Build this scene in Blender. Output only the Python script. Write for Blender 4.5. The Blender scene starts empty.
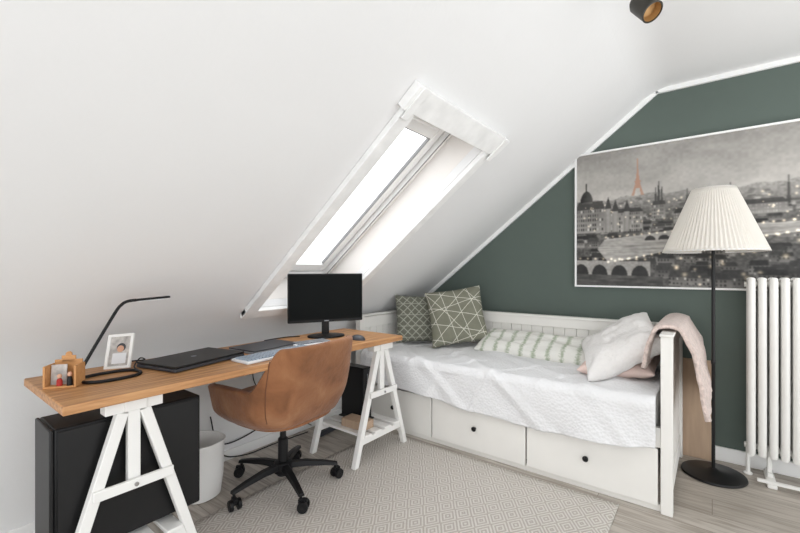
import bpy, bmesh, math, random
import numpy as np
from mathutils import Vector, Matrix, noise, Euler
random.seed(7); np.random.seed(7)
scene=bpy.context.scene
scene.view_settings.view_transform='Standard'
COL=scene.collection
pi=math.pi

# ------------------------------------------------------------------ materials
def lin(c):
    return tuple(((v/255)/12.92 if v/255<=0.04045 else ((v/255+0.055)/1.055)**2.4) for v in c)
def mat(name,rgb,rough=0.6,metal=0.0,var=0.06,vscale=6.0,bump=0.0,bscale=40.0,spec=0.5,stretch=(1,1,1),sheen=0.0,dark=None):
    m=bpy.data.materials.new(name); m.use_nodes=True
    nt=m.node_tree; N=nt.nodes; L=nt.links
    b=N['Principled BSDF']; b.inputs['Roughness'].default_value=rough; b.inputs['Metallic'].default_value=metal
    b.inputs['Specular IOR Level'].default_value=spec
    if sheen: b.inputs['Sheen Weight'].default_value=sheen
    c=lin(rgb)
    tc=N.new('ShaderNodeTexCoord'); mp=N.new('ShaderNodeMapping'); mp.inputs['Scale'].default_value=stretch
    L.new(tc.outputs['Object'],mp.inputs['Vector'])
    nz=N.new('ShaderNodeTexNoise'); nz.inputs['Scale'].default_value=vscale; nz.inputs['Detail'].default_value=4
    L.new(mp.outputs['Vector'],nz.inputs['Vector'])
    cr=N.new('ShaderNodeValToRGB'); cr.color_ramp.elements[0].position=0.3; cr.color_ramp.elements[1].position=0.7
    d=lin(dark) if dark else tuple(x*(1-var*2) for x in c)
    cr.color_ramp.elements[0].color=(*d,1)
    cr.color_ramp.elements[1].color=(*[min(1,x*(1+var*0.3)) for x in c],1)
    L.new(nz.outputs['Fac'],cr.inputs['Fac']); L.new(cr.outputs['Color'],b.inputs['Base Color'])
    if bump:
        n2=N.new('ShaderNodeTexNoise'); n2.inputs['Scale'].default_value=bscale; n2.inputs['Detail'].default_value=3
        L.new(mp.outputs['Vector'],n2.inputs['Vector'])
        bp=N.new('ShaderNodeBump'); bp.inputs['Strength'].default_value=bump; bp.inputs['Distance'].default_value=0.01
        L.new(n2.outputs['Fac'],bp.inputs['Height']); L.new(bp.outputs['Normal'],b.inputs['Normal'])
    return m
class NT:
    """little node helper"""
    def __init__(s,name,rough=0.7):
        s.m=bpy.data.materials.new(name); s.m.use_nodes=True; s.nt=s.m.node_tree
        s.b=s.nt.nodes['Principled BSDF']; s.b.inputs['Roughness'].default_value=rough
        s.tc=s.nt.nodes.new('ShaderNodeTexCoord')
    def n(s,t,**k):
        nd=s.nt.nodes.new(t)
        for a,v in k.items(): setattr(nd,a,v)
        return nd
    def l(s,a,b): s.nt.links.new(a,b)
    def math(s,op,a,b=None):
        nd=s.n('ShaderNodeMath',operation=op)
        for i,v in enumerate((a,b)):
            if v is None: continue
            if isinstance(v,(int,float)): nd.inputs[i].default_value=v
            else: s.l(v,nd.inputs[i])
        return nd.outputs[0]
    def mix(s,f,a,b):
        nd=s.n('ShaderNodeMix',data_type='RGBA')
        if isinstance(f,(int,float)): nd.inputs[0].default_value=f
        else: s.l(f,nd.inputs[0])
        for i,v in ((6,a),(7,b)):
            if isinstance(v,tuple): nd.inputs[i].default_value=(*v,1)
            else: s.l(v,nd.inputs[i])
        return nd.outputs[2]
    def bump(s,h,st=0.4,dist=0.01):
        bp=s.n('ShaderNodeBump'); bp.inputs['Strength'].default_value=st; bp.inputs['Distance'].default_value=dist
        s.l(h,bp.inputs['Height']); s.l(bp.outputs['Normal'],s.b.inputs['Normal'])
    def noise(s,scale,stretch=(1,1,1),detail=4,dist=0):
        mp=s.n('ShaderNodeMapping'); mp.inputs['Scale'].default_value=stretch
        s.l(s.tc.outputs['Object'],mp.inputs['Vector'])
        nz=s.n('ShaderNodeTexNoise'); nz.inputs['Scale'].default_value=scale; nz.inputs['Detail'].default_value=detail
        nz.inputs['Distortion'].default_value=dist
        s.l(mp.outputs['Vector'],nz.inputs['Vector']); return nz.outputs['Fac']
    def ramp(s,f,stops):
        r=s.n('ShaderNodeValToRGB'); e=r.color_ramp.elements
        while len(e)<len(stops): e.new(0.5)
        for i,(p,c) in enumerate(stops): e[i].position=p; e[i].color=(*lin(c),1)
        s.l(f,r.inputs['Fac']); return r.outputs['Color']

M_wall=mat('wall_paint',(235,235,235),0.9,var=0.010,vscale=2,bump=0.05,bscale=60,spec=0.2)
M_green=mat('green_paint',(97,108,102),0.8,var=0.04,vscale=2,bump=0.06,bscale=120,spec=0.25)
M_trim=mat('white_trim',(247,247,246),0.5,var=0.005)
M_reveal=mat('reveal_paint',(236,232,228),0.9,var=0.010,vscale=2,bump=0.05,bscale=60,spec=0.2)
M_white=mat('white_lacquer',(243,242,239),0.42,var=0.012,vscale=8)
M_bed=mat('bed_lacquer',(240,238,233),0.45,var=0.012,vscale=8)
M_casing=mat('weathered_white_paint',(247,247,246),0.6,var=0.05,vscale=14,bump=0.15,bscale=30)
M_black=mat('black_plastic',(20,20,22),0.45,var=0.1,spec=0.3)
M_blackmetal=mat('black_metal',(24,24,25),0.42,metal=0.0,var=0.1,spec=0.35)
M_screen=mat('dark_screen',(9,13,13),0.5,var=0.1,spec=0.1)
M_grey=mat('grey_plastic',(150,154,160),0.5,var=0.04)
M_keys=mat('blue_grey_keycaps',(160,173,188),0.5,var=0.04)
M_dgrey=mat('dark_grey_metal',(60,62,68),0.45,var=0.05)
M_lgrey=mat('pale_plastic',(230,231,233),0.5,var=0.02)
M_gasket=mat('window_gasket',(130,130,130),0.7,var=0.05)
M_chrome=mat('chrome',(190,190,190),0.25,metal=1.0,var=0.02)
M_bin=mat('bin_plastic',(240,239,237),0.45,var=0.01)
M_pink=mat('pink_knit',(238,218,209),0.95,var=0.12,vscale=60,bump=1.0,bscale=110,sheen=0.3)
M_pinkp=mat('pink_cotton',(232,208,199),0.9,var=0.04,vscale=10,bump=0.2,bscale=80)
M_mattress=mat('mattress_cloth',(228,226,222),0.9,var=0.03)
M_bronze=mat('bronze_lamp_metal',(50,47,40),0.45,metal=0.2,var=0.08)
M_copper=mat('copper_inside',(190,150,98),0.45,metal=0.3,var=0.05)
M_board=mat('raw_board',(190,164,140),0.8,var=0.06,vscale=5,stretch=(1,8,1))
M_paper=mat('photo_paper',(205,200,195),0.6,var=0.25,vscale=35)
M_red=mat('red_cloth',(180,45,38),0.7,var=0.1)
M_skin=mat('print_skin',(214,166,138),0.7,var=0.05)
M_rad=mat('radiator_enamel',(240,239,235),0.35,var=0.01)

w=NT('oak_worktop',0.45)
g=w.noise(9,(0.5,9,9),6,0.4); g2=w.noise(2.0,(0.6,9,3),2)
c=w.ramp(g,[(.32,(138,92,54)),(.5,(184,134,88)),(.72,(212,166,116))])
c=w.mix(w.math('MULTIPLY',g2,0.45),c,lin((192,138,88)))
w.l(c,w.b.inputs['Base Color']); w.bump(g,0.08); M_oak=w.m
w=NT('crate_wood',0.6); g=w.noise(12,(1,8,8),4)
w.l(w.mix(g,lin((176,118,66)),lin((216,164,108))),w.b.inputs['Base Color']); M_crate=w.m

w=NT('tan_suede',0.9)
g=w.noise(8,detail=9,dist=0.6); g2=w.noise(2.2,detail=2)
c=w.ramp(g,[(.26,(112,74,50)),(.46,(140,94,64)),(.60,(152,105,73)),(.80,(176,130,95))])
c=w.mix(w.math('MULTIPLY',g2,0.3),c,lin((154,107,74)))
w.l(c,w.b.inputs['Base Color']); w.b.inputs['Sheen Weight'].default_value=0.2; w.b.inputs['Specular IOR Level'].default_value=0.12
w.bump(w.math('ADD',w.noise(60),w.math('MULTIPLY',w.noise(9,detail=3,dist=1.0),1.5)),0.35); M_suede=w.m
M_suede_d=mat('seam_thread',(104,66,44),0.8)

w=NT('grey_oak_laminate',0.42)
mp=w.n('ShaderNodeMapping'); mp.inputs['Rotation'].default_value=(0,0,pi/2)
w.l(w.tc.outputs['Object'],mp.inputs['Vector'])
br=w.n('ShaderNodeTexBrick'); br.offset=0.37; br.inputs['Scale'].default_value=1.0
br.inputs['Brick Width'].default_value=1.25; br.inputs['Row Height'].default_value=0.16; br.inputs['Mortar Size'].default_value=0.0015
br.inputs['Color1'].default_value=(*lin((177,169,159)),1); br.inputs['Color2'].default_value=(*lin((203,196,187)),1)
br.inputs['Mortar'].default_value=(*lin((124,115,106)),1)
w.l(mp.outputs['Vector'],br.inputs['Vector'])
g=w.noise(4,(11,0.8,1),7,1.0)
gg=w.math('MINIMUM',w.math('MAXIMUM',w.math('MULTIPLY',w.math('SUBTRACT',g,.40),4.2),0),1)
c=w.mix(w.math('MULTIPLY',gg,0.75),br.outputs['Color'],lin((142,132,121)))
w.l(c,w.b.inputs['Base Color']); M_floor=w.m

w=NT('woven_rug',0.95)
sx=w.n('ShaderNodeSeparateXYZ'); w.l(w.tc.outputs['Object'],sx.inputs[0])
def tri(o,p):
    a=w.math('FRACT',w.math('DIVIDE',o,p)); a=w.math('ABSOLUTE',w.math('SUBTRACT',a,0.5)); return w.math('MULTIPLY',a,2)
a=tri(sx.outputs[0],0.13); b_=tri(sx.outputs[1],0.092)
fib=w.noise(150,detail=3)
s_=w.math('SINE',w.math('ADD',w.math('MULTIPLY',w.math('ADD',a,b_),2*pi*2.5),w.math('MULTIPLY',fib,1.6)))
s_=w.math('MULTIPLY',w.math('ADD',w.math('MULTIPLY',s_,1.6),1),0.5)
s_=w.math('MINIMUM',w.math('MAXIMUM',s_,0),1)
c=w.mix(s_,lin((186,178,169)),lin((223,219,213)))
c=w.mix(w.math('MULTIPLY',fib,0.42),c,lin((176,168,160)))
w.l(c,w.b.inputs['Base Color']); w.bump(w.math('ADD',w.math('MULTIPLY',s_,0.5),fib),0.5); M_rug=w.m

w=NT('white_bedspread',0.95)
g=w.noise(3,detail=3); c=w.mix(g,lin((228,228,229)),lin((240,240,241))); w.l(c,w.b.inputs['Base Color'])
vo=w.n('ShaderNodeTexVoronoi'); vo.inputs['Scale'].default_value=70; w.l(w.tc.outputs['Object'],vo.inputs['Vector'])
w.bump(vo.outputs['Distance'],0.45,0.007); w.b.inputs['Sheen Weight'].default_value=0.05; M_spread=w.m
w=NT('white_textured_pillow',0.95)
w.l(w.mix(w.noise(4),lin((228,224,221)),lin((242,240,238))),w.b.inputs['Base Color'])
vo=w.n('ShaderNodeTexVoronoi'); vo.inputs['Scale'].default_value=60; w.l(w.tc.outputs['Object'],vo.inputs['Vector'])
w.bump(vo.outputs['Distance'],0.5,0.006); M_wpillow=w.m

def lined(name,base,base2,line,fam):
    w=NT(name,0.9)
    sx=w.n('ShaderNodeSeparateXYZ'); w.l(w.tc.outputs['Object'],sx.inputs[0])
    tot=None
    for (ang,per,off,wd_) in fam:
        a=math.radians(ang)
        s_=w.math('ADD',w.math('MULTIPLY',sx.outputs[0],math.cos(a)/per),w.math('MULTIPLY',sx.outputs[1],math.sin(a)/per))
        fr=w.math('FRACT',w.math('ADD',s_,off)); d=w.math('ABSOLUTE',w.math('SUBTRACT',fr,.5))
        f=w.math('LESS_THAN',d,wd_/per/2)
        tot=f if tot is None else w.math('MAXIMUM',tot,f)
    c=w.mix(w.noise(30),lin(base),lin(base2)); c=w.mix(tot,c,lin(line))
    w.l(c,w.b.inputs['Base Color']); w.bump(w.noise(150),0.2); return w.m
M_cushA=lined('sage_triangle_cloth',(122,122,106),(138,138,122),(220,218,206),[(12,.105,.1,.0042),(74,.118,.33,.0042),(131,.10,.62,.0042),(101,.27,.2,.0042),(38,.24,.7,.0042)])
M_cushB=lined('olive_pattern_cloth',(104,105,94),(122,123,110),(168,169,156),[(45,.045,.1,.007),(135,.045,.3,.007),(90,.09,.2,.005)])

w=NT('leaf_stripe_cloth',0.92)
sx=w.n('ShaderNodeSeparateXYZ'); w.l(w.tc.outputs['Object'],sx.inputs[0])
p=w.math('FRACT',w.math('ADD',w.math('DIVIDE',sx.outputs[0],0.095),w.math('MULTIPLY',w.noise(6),0.35)))
d=w.math('ABSOLUTE',w.math('SUBTRACT',p,0.5))
q=w.math('MULTIPLY',w.noise(60,(1,1.6,1),detail=3),0.50)
f=w.math('MINIMUM',w.math('MAXIMUM',w.math('MULTIPLY',w.math('SUBTRACT',0.46,w.math('ADD',d,q)),5),0),1)
f=w.math('MULTIPLY',f,.85)
c=w.mix(f,lin((235,234,228)),lin((160,172,146))); w.l(c,w.b.inputs['Base Color']); w.bump(w.noise(120),0.2); M_leaf=w.m

m=bpy.data.materials.new('window_glass'); m.use_nodes=True; nt=m.node_tree; N=nt.nodes
N.remove(N['Principled BSDF']); t=N.new('ShaderNodeBsdfTransparent')
g=N.new('ShaderNodeBsdfGlossy'); g.inputs['Roughness'].default_value=0.03
mx=N.new('ShaderNodeMixShader'); mx.inputs[0].default_value=.04
nt.links.new(t.outputs[0],mx.inputs[1]); nt.links.new(g.outputs[0],mx.inputs[2]); nt.links.new(mx.outputs[0],N['Material Output'].inputs[0])
M_glass=m
w=NT('pleated_shade_cloth',0.9)
w.l(w.mix(w.noise(20),lin((240,236,229)),lin((248,245,239))),w.b.inputs['Base Color'])
tr=w.n('ShaderNodeBsdfTranslucent'); tr.inputs[0].default_value=(*lin((248,242,232)),1)
mx=w.n('ShaderNodeMixShader'); mx.inputs[0].default_value=0.3
w.l(w.b.outputs[0],mx.inputs[1]); w.l(tr.outputs[0],mx.inputs[2]); w.l(mx.outputs[0],w.nt.nodes['Material Output'].inputs[0]); M_shade=w.m

# ------------------------------------------------------------------ mesh builder
class MB:
    def __init__(s): s.v=[]; s.f=[]
    def add(s,vs,fs):
        o=len(s.v); s.v+= [Vector(p) for p in vs]; s.f+=[tuple(i+o for i in f) for f in fs]; return s
    def box(s,x0,x1,y0,y1,z0,z1,M=None):
        vs=[Vector((x,y,z)) for z in (z0,z1) for x,y in ((x0,y0),(x1,y0),(x1,y1),(x0,y1))]
        if M: vs=[M@p for p in vs]
        return s.add(vs,[(3,2,1,0),(4,5,6,7),(0,1,5,4),(1,2,6,5),(2,3,7,6),(3,0,4,7)])
    def beam(s,p1,p2,w,h,side=(0,1,0)):
        p1=Vector(p1);p2=Vector(p2); d=(p2-p1).normalized(); sv=Vector(side); sv=(sv-d*sv.dot(d)).normalized(); t=d.cross(sv)
        vs=[]
        for p in (p1,p2):
            for a,b in ((-1,-1),(1,-1),(1,1),(-1,1)): vs.append(p+sv*a*w/2+t*b*h/2)
        return s.add(vs,[(3,2,1,0),(4,5,6,7),(0,1,5,4),(1,2,6,5),(2,3,7,6),(3,0,4,7)])
    def tube(s,path,r,n=10,caps=True):
        path=[Vector(p) for p in path]; m=len(path); rs=r if isinstance(r,(list,tuple)) else [r]*m
        up=Vector((0,0,1)); d0=(path[1]-path[0]).normalized()
        if abs(d0.dot(up))>0.9: up=Vector((1,0,0))
        nrm=(up-d0*up.dot(d0)).normalized(); vs=[]
        for i,p in enumerate(path):
            d=(path[min(i+1,m-1)]-path[max(i-1,0)]).normalized()
            nrm=(nrm-d*nrm.dot(d)).normalized(); b=d.cross(nrm)
            for k in range(n):
                a=2*pi*k/n; vs.append(p+(nrm*math.cos(a)+b*math.sin(a))*rs[i])
        fs=[]
        for i in range(m-1):
            for k in range(n):
                k2=(k+1)%n; fs.append((i*n+k,i*n+k2,(i+1)*n+k2,(i+1)*n+k))
        if caps: fs.append(tuple(range(n-1,-1,-1))); fs.append(tuple((m-1)*n+k for k in range(n)))
        return s.add(vs,fs)
    def cyl(s,p1,p2,r,n=20,r2=None): return s.tube([p1,p2],[r,r2 if r2 is not None else r],n)
    def lathe(s,prof,n=32,c=(0,0,0),sx=1,sy=1,close=True):
        c=Vector(c); vs=[]; m=len(prof)
        for r,z in prof:
            for k in range(n):
                a=2*pi*k/n; vs.append(c+Vector((r*math.cos(a)*sx,r*math.sin(a)*sy,z)))
        fs=[]
        for i in range(m-1):
            for k in range(n):
                k2=(k+1)%n; fs.append((i*n+k,i*n+k2,(i+1)*n+k2,(i+1)*n+k))
        if close: fs.append(tuple(range(n-1,-1,-1))); fs.append(tuple((m-1)*n+k for k in range(n)))
        return s.add(vs,fs)
    def grid(s,fn,nu,nv):
        vs=[fn(i/nu,j/nv) for i in range(nu+1) for j in range(nv+1)]
        fs=[(i*(nv+1)+j,(i+1)*(nv+1)+j,(i+1)*(nv+1)+j+1,i*(nv+1)+j+1) for i in range(nu) for j in range(nv)]
        return s.add(vs,fs)
    def extrude_x(s,prof,x0,x1):
        n=len(prof)
        return s.add([(x0,y,z) for y,z in prof]+[(x1,y,z) for y,z in prof],[tuple(range(n)),tuple(range(2*n-1,n-1,-1))]+[(i,(i+1)%n,(i+1)%n+n,i+n) for i in range(n)])
def spline(pts,n=8):
    pts=[Vector(p) for p in pts]; P=[pts[0]]+pts+[pts[-1]]; out=[]
    for i in range(1,len(P)-2):
        a,b,c,d=P[i-1],P[i],P[i+1],P[i+2]
        for k in range(n):
            t=k/n; out.append(0.5*((2*b)+(c-a)*t+(2*a-5*b+4*c-d)*t*t+(3*b-a-3*c+d)*t**3))
    out.append(pts[-1]); return out

def make(name,mb,m,root=None,world=False,loc=(0,0,0),rot=(0,0,0),bevel=0,seg=2,sub=0,solid=0,soff=-1,smooth=35,merge=0,recalc=True):
    me=bpy.data.meshes.new(name)
    vs=mb.v
    off=Vector((0,0,0))
    if root is not None and world: vs=[v-root.location for v in vs]
    elif root is None and world and not any(loc):
        x0=[min(v[i] for v in vs) for i in range(3)]; x1=[max(v[i] for v in vs) for i in range(3)]
        off=Vector(((x0[0]+x1[0])/2,(x0[1]+x1[1])/2,x0[2])); vs=[v-off for v in vs]
    me.from_pydata([tuple(v) for v in vs],[],mb.f); me.update()
    if merge or recalc:
        bm=bmesh.new(); bm.from_mesh(me)
        if merge: bmesh.ops.remove_doubles(bm,verts=bm.verts,dist=merge)
        if recalc: bmesh.ops.recalc_face_normals(bm,faces=bm.faces)
        bm.to_mesh(me); bm.free()
    if smooth:
        me.polygons.foreach_set('use_smooth',[True]*len(me.polygons))
        me.set_sharp_from_angle(angle=math.radians(smooth))
    o=bpy.data.objects.new(name,me); COL.objects.link(o)
    o.location=off if (root is None and world and not any(loc)) else loc
    o.rotation_euler=rot
    if m: me.materials.append(m)
    if root is not None: o.parent=root
    if solid:
        md=o.modifiers.new('solid','SOLIDIFY'); md.thickness=solid; md.offset=soff
    if bevel:
        md=o.modifiers.new('bevel','BEVEL'); md.width=bevel; md.segments=seg; md.limit_method='ANGLE'; md.angle_limit=math.radians(40)
    if sub:
        md=o.modifiers.new('sub','SUBSURF'); md.levels=sub; md.render_levels=sub
    return o
def makes(name,mb,m,root,world=False,**k):
    """one object per loose piece"""
    par=list(range(len(mb.v)))
    def fd(a):
        while par[a]!=a: par[a]=par[par[a]]; a=par[a]
        return a
    for f in mb.f:
        for i in f[1:]: par[fd(i)]=fd(f[0])
    groups={}
    for fi,f in enumerate(mb.f): groups.setdefault(fd(f[0]),[]).append(f)
    out=[]
    for g_,fl_ in groups.items():
        idx=sorted({i for f in fl_ for i in f}); mp_={i:j for j,i in enumerate(idx)}
        b=MB(); b.v=[mb.v[i] for i in idx]; b.f=[tuple(mp_[i] for i in f) for f in fl_]
        out.append(make(name,b,m,root,world,**k))
    return out
def empty(name,loc,rot=(0,0,0),label='',cat=''):
    o=bpy.data.objects.new(name,None); COL.objects.link(o); o.location=loc; o.rotation_euler=rot; o.empty_display_size=0.1
    if label: o['label']=label; o['category']=cat
    return o
def tag(o,label,cat,group=None):
    o['label']=label; o['category']=cat
    if group: o['group']=group
    return o
def struct(o,label,cat):
    o['kind']='structure'; o['label']=label; o['category']=cat; return o

# ------------------------------------------------------------------ room
XG=3.12; YK=2.33; ZC=2.33; TA=0.778; AL=math.atan(TA); CA=math.cos(AL); SA=math.sin(AL); ZK=0.744
XL=-1.6; YB=-2.2
STOP=(ZC-ZK)/SA; YC=YK-STOP*CA
SM=Matrix(((1,0,0,0),(0,-CA,-SA,YK),(0,SA,-CA,ZK),(0,0,0,1)))   # local: x, s (up the slope), n (into the room)
def bez(p0,p1,p2,n=14):
    return [((1-t)**2*p0[0]+2*t*(1-t)*p1[0]+t*t*p2[0],(1-t)**2*p0[1]+2*t*(1-t)*p1[1]+t*t*p2[1]) for t in [i/n for i in range(n+1)]]
o=make('floor',MB().box(XL,XG+.1,YB,YK+.1,-.06,0),M_floor,smooth=0); struct(o,'pale grey oak laminate floor','floor')
S0=.235; S1=STOP-.10
p2=(YK-S0*CA,ZK+S0*SA); arc=bez((YK,.58),(YK,ZK),p2)
prof=[(YK,0)]+arc+[(p2[0]+.03,p2[1]+.04),(YK+.08,ZK+.05),(YK+.08,0)]
o=make('wall_knee',MB().extrude_x(prof,XL,XG),M_wall,smooth=30); struct(o,'low white knee wall curving into the slope','wall')
prof=[(YB,0),(YK+.02,0),(YK+.02,ZK+.01),(YC+.01,ZC+.02),(YB,ZC+.02)]
o=make('wall_gable',MB().extrude_x(prof,XG,XG+.1),M_green,smooth=0); struct(o,'dark grey-green painted gable wall','wall')
q0=(YK-S1*CA,ZK+S1*SA); arc=bez(q0,(YC,ZC),(YC-.10,ZC),10)
prof=arc+[(YB,ZC),(YB,ZC+.08),(q0[0]+.03,ZC+.08),(q0[0]+.03,q0[1]+.04)]
o=make('ceiling',MB().extrude_x(prof,XL,XG),M_wall,smooth=30); struct(o,'flat white ceiling','ceiling')
HX0,HX1,HS0,HS1=1.340,1.990,0.31,1.72; DEPTH=0.28
mb=MB(); T=-.05
for (a,b,c_,d_) in ((XL,HX0,S0,S1),(HX1,XG,S0,S1),(HX0,HX1,S0,HS0),(HX0,HX1,HS1,S1)):
    mb.box(a,b,c_,d_,T,0,SM)
o=make('wall_slope',mb,M_wall,smooth=0); struct(o,'white sloping attic ceiling wall','wall')
win=empty('window_1',SM@Vector(((HX0+HX1)/2,HS0,0)),label='white roof window in the sloping wall',cat='window'); win['kind']='structure'
mb=MB()
for (a,b,c_,d_) in ((HX0-.03,HX0,HS0-.03,HS1+.03),(HX1,HX1+.03,HS0-.03,HS1+.03),(HX0,HX1,HS0-.03,HS0),(HX0,HX1,HS1,HS1+.03)):
    mb.box(a,b,c_,d_,-DEPTH,T-.0005,SM)
make('reveal',mb,M_reveal,win,True,smooth=0)
mb=MB(); f=.03
for (a,b,c_,d_) in ((HX0,HX0+f,HS0,HS1),(HX1-f,HX1,HS0,HS1),(HX0+f,HX1-f,HS0,HS0+f),(HX0+f,HX1-f,HS1-f-.03,HS1)):
    mb.box(a,b,c_,d_,-DEPTH,-DEPTH+.075,SM)
make('window_frame',mb,M_trim,win,True,bevel=.004)
mb=MB(); g=f+.008; h=.05
for (a,b,c_,d_) in ((HX0+g,HX0+g+h,HS0+g,HS1-g-.03),(HX1-g-h,HX1-g,HS0+g,HS1-g-.03),(HX0+g+h,HX1-g-h,HS0+g,HS0+g+h+.02),(HX0+g+h,HX1-g-h,HS1-g-h-.08,HS1-g-.03)):
    mb.box(a,b,c_,d_,-DEPTH+.005,-DEPTH+.045,SM)
make('sash',mb,M_trim,win,True,bevel=.005)
mb=MB(); q=g+h
for (a,b,c_,d_) in ((HX0+f,HX0+g,HS0+f,HS1-f-.03),(HX1-g,HX1-f,HS0+f,HS1-f-.03),(HX0+f,HX1-f,HS1-g-.03,HS1-f-.03),(HX0+f,HX1-f,HS0+f,HS0+g)):
    mb.box(a,b,c_,d_,-DEPTH+.01,-DEPTH+.03,SM)
for (a,b,c_,d_) in ((HX0+q,HX0+q+.006,HS0+q,HS1-q-.08),(HX1-q-.006,HX1-q,HS0+q,HS1-q-.08),(HX0+q,HX1-q,HS1-q-.086,HS1-q-.08)):
    mb.box(a,b,c_,d_,-DEPTH+.02,-DEPTH+.038,SM)
mb.box(HX1-f-.004,HX1-f+.0,HS0+f,HS1-f-.03,-DEPTH+.076,-DEPTH+.080,SM)
make('gasket',mb,M_gasket,win,True)
mb=MB().add([SM@Vector(p) for p in ((HX0+q,HS0+q,-DEPTH+.025),(HX1-q,HS0+q,-DEPTH+.025),(HX1-q,HS1-q-.08,-DEPTH+.025),(HX0+q,HS1-q-.08,-DEPTH+.025))],[(0,1,2,3)])
make('glass_pane',mb,M_glass,win,True,smooth=0)
mb=MB().tube([SM@Vector((HX0+.2,HS1-f-.05,-DEPTH+.10)),SM@Vector((HX1-.2,HS1-f-.05,-DEPTH+.10))],.009)
mb.box(HX0+.2,HX0+.22,HS1-f-.06,HS1-f-.03,-DEPTH+.05,-DEPTH+.105,SM).box(HX1-.22,HX1-.2,HS1-f-.06,HS1-f-.03,-DEPTH+.05,-DEPTH+.105,SM)
make('handle',mb,M_trim,win,True)
mb=MB(); cw=.074
mb.box(HX0-cw,HX0-.001,HS0-.05,HS1,0.0005,.028,SM)
mb.box(HX1+.001,HX1+.065,HS0-.05,HS1,0.0005,.028,SM)
mb.box(HX0-cw,HX1+.065,HS0-cw,HS0-.001,0.0005,.026,SM)
mb.box(HX0-cw-.025,HX1+.065+.03,HS1+.001,HS1+.112,0.0005,.038,SM)
o=make('trim_1',mb,M_casing,world=True,bevel=.003); struct(o,'rough white board casing around the roof window','trim')
mb=MB()
for xx in (HX0-cw-.005,HX1+.065-.035):
    mb.box(xx,xx+.04,HS1-.03,HS1+.115,.038,.045,SM)
makes('bracket',mb,M_casing,win,True,bevel=.002)
mb=MB()
mb.box(XG-.018,XG-.0005,0.06,STOP-.004,.0005,.03,SM)
mb.box(XG-.018,XG-.0005,YB,YC,ZC-.03,ZC-.0005)
o=make('trim_2',mb,M_trim,world=True); struct(o,'white cove strip edging the green wall','trim')
o=make('baseboard_gable',MB().box(XG-.016,XG-.0005,YB,.14,0,.085),M_trim,world=True,bevel=.004); struct(o,'white baseboard along the green wall','baseboard')
o=make('baseboard_knee',MB().box(XL,XG-.02,YK-.014,YK-.0005,0,.06),M_trim,world=True,bevel=.003); struct(o,'white baseboard along the knee wall','baseboard')

# ------------------------------------------------------------------ rug
mb=MB().grid(lambda u,v:Vector((0.12+2.09*u,0.36+1.5*v,0.007+0.001*math.sin(u*40+v*9))),60,40)
o=make('rug',mb,M_rug,world=True,solid=.006,soff=-1); tag(o,'cream flat-woven rug with beige concentric diamonds','rug')

# ------------------------------------------------------------------ desk
DX0,DX1,DY0,DY1,DZ=0.343,2.04,1.555,2.085,0.735
o=make('worktop',MB().box(DX0,DX1,DY0,DY1,DZ-.030,DZ),M_oak,world=True,bevel=.004); tag(o,'long oiled oak desk top on white trestles','desk top')
def trestle(cx,lab):
    y0,y1=1.625,1.99
    r=empty('trestle',(cx,(y0+y1)/2,0),label=lab,cat='trestle'); r['group']='white desk trestles'
    for y in (y0,y1):
        for sg in (-1,1):
            z0=.0085 if y<1.8 else 0
            mb=MB().beam((cx+sg*.232,y,z0+.006),(cx+sg*.035,y,.655),.032,.036)
            for vv in mb.v:
                if vv.z<.05: vv.z=z0
            make('leg',mb,M_white,r,True,bevel=.003)
        make('height_post',MB().box(cx-.020,cx+.020,y-.012,y+.012,.405,.66),M_white,r,True,bevel=.003)
        make('crossbar',MB().box(cx-.125,cx+.125,y-.03,y-.016,.385,.420),M_white,r,True,bevel=.003)
        make('crossbar',MB().box(cx-.18,cx+.18,y-.012,y+.012,.125,.16),M_white,r,True,bevel=.003)
        make('peg',MB().cyl((cx,y-.036,.402),(cx,y-.030,.402),.007,12),M_chrome,r,True)
    make('top_rail',MB().box(cx-.035,cx+.035,y0-.03,y1+.03,.66,.704).box(cx-.09,cx+.09,y0-.022,y0+.03,.658,.703).box(cx-.09,cx+.09,y1-.03,y1+.022,.658,.703),M_white,r,True,bevel=.003)
    for i in range(4):
        x=cx-.135+i*.09
        make('shelf_slat',MB().box(x-.03,x+.03,y0-.02,y1+.02,.1605,.176),M_white,r,True,bevel=.003)
    return r
trestle(.555,'white wooden trestle carrying a black computer on its shelf')
trestle(1.91,'white wooden trestle with slatted shelf beside the daybed')

# computer tower on the trestle shelf
x0,x1,y0,y1=.335,.815,1.668,1.865; zb_,zt_=.1765,.635
r=empty('computer_tower',((x0+x1)/2,(y0+y1)/2,zb_),label='big black computer tower standing on the trestle shelf',cat='computer')
make('case_body',MB().box(x0+.012,x1,y0+.004,y1,zb_+.02,zt_),M_black,r,True,bevel=.006)
make('side_panel',MB().box(x0+.02,x1-.01,y0,y0+.004,zb_+.03,zt_-.01),M_blackmetal,r,True,bevel=.001)
make('front_bezel',MB().box(x0,x0+.012,y0+.004,y1,zb_+.02,zt_),M_blackmetal,r,True,bevel=.004)
mb=MB()
for x in (x0+.06,x1-.06):
    for y in (y0+.035,y1-.035): mb.cyl((x,y,zb_),(x,y,zb_+.022),.018,14)
makes('foot',mb,M_black,r,True)

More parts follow.
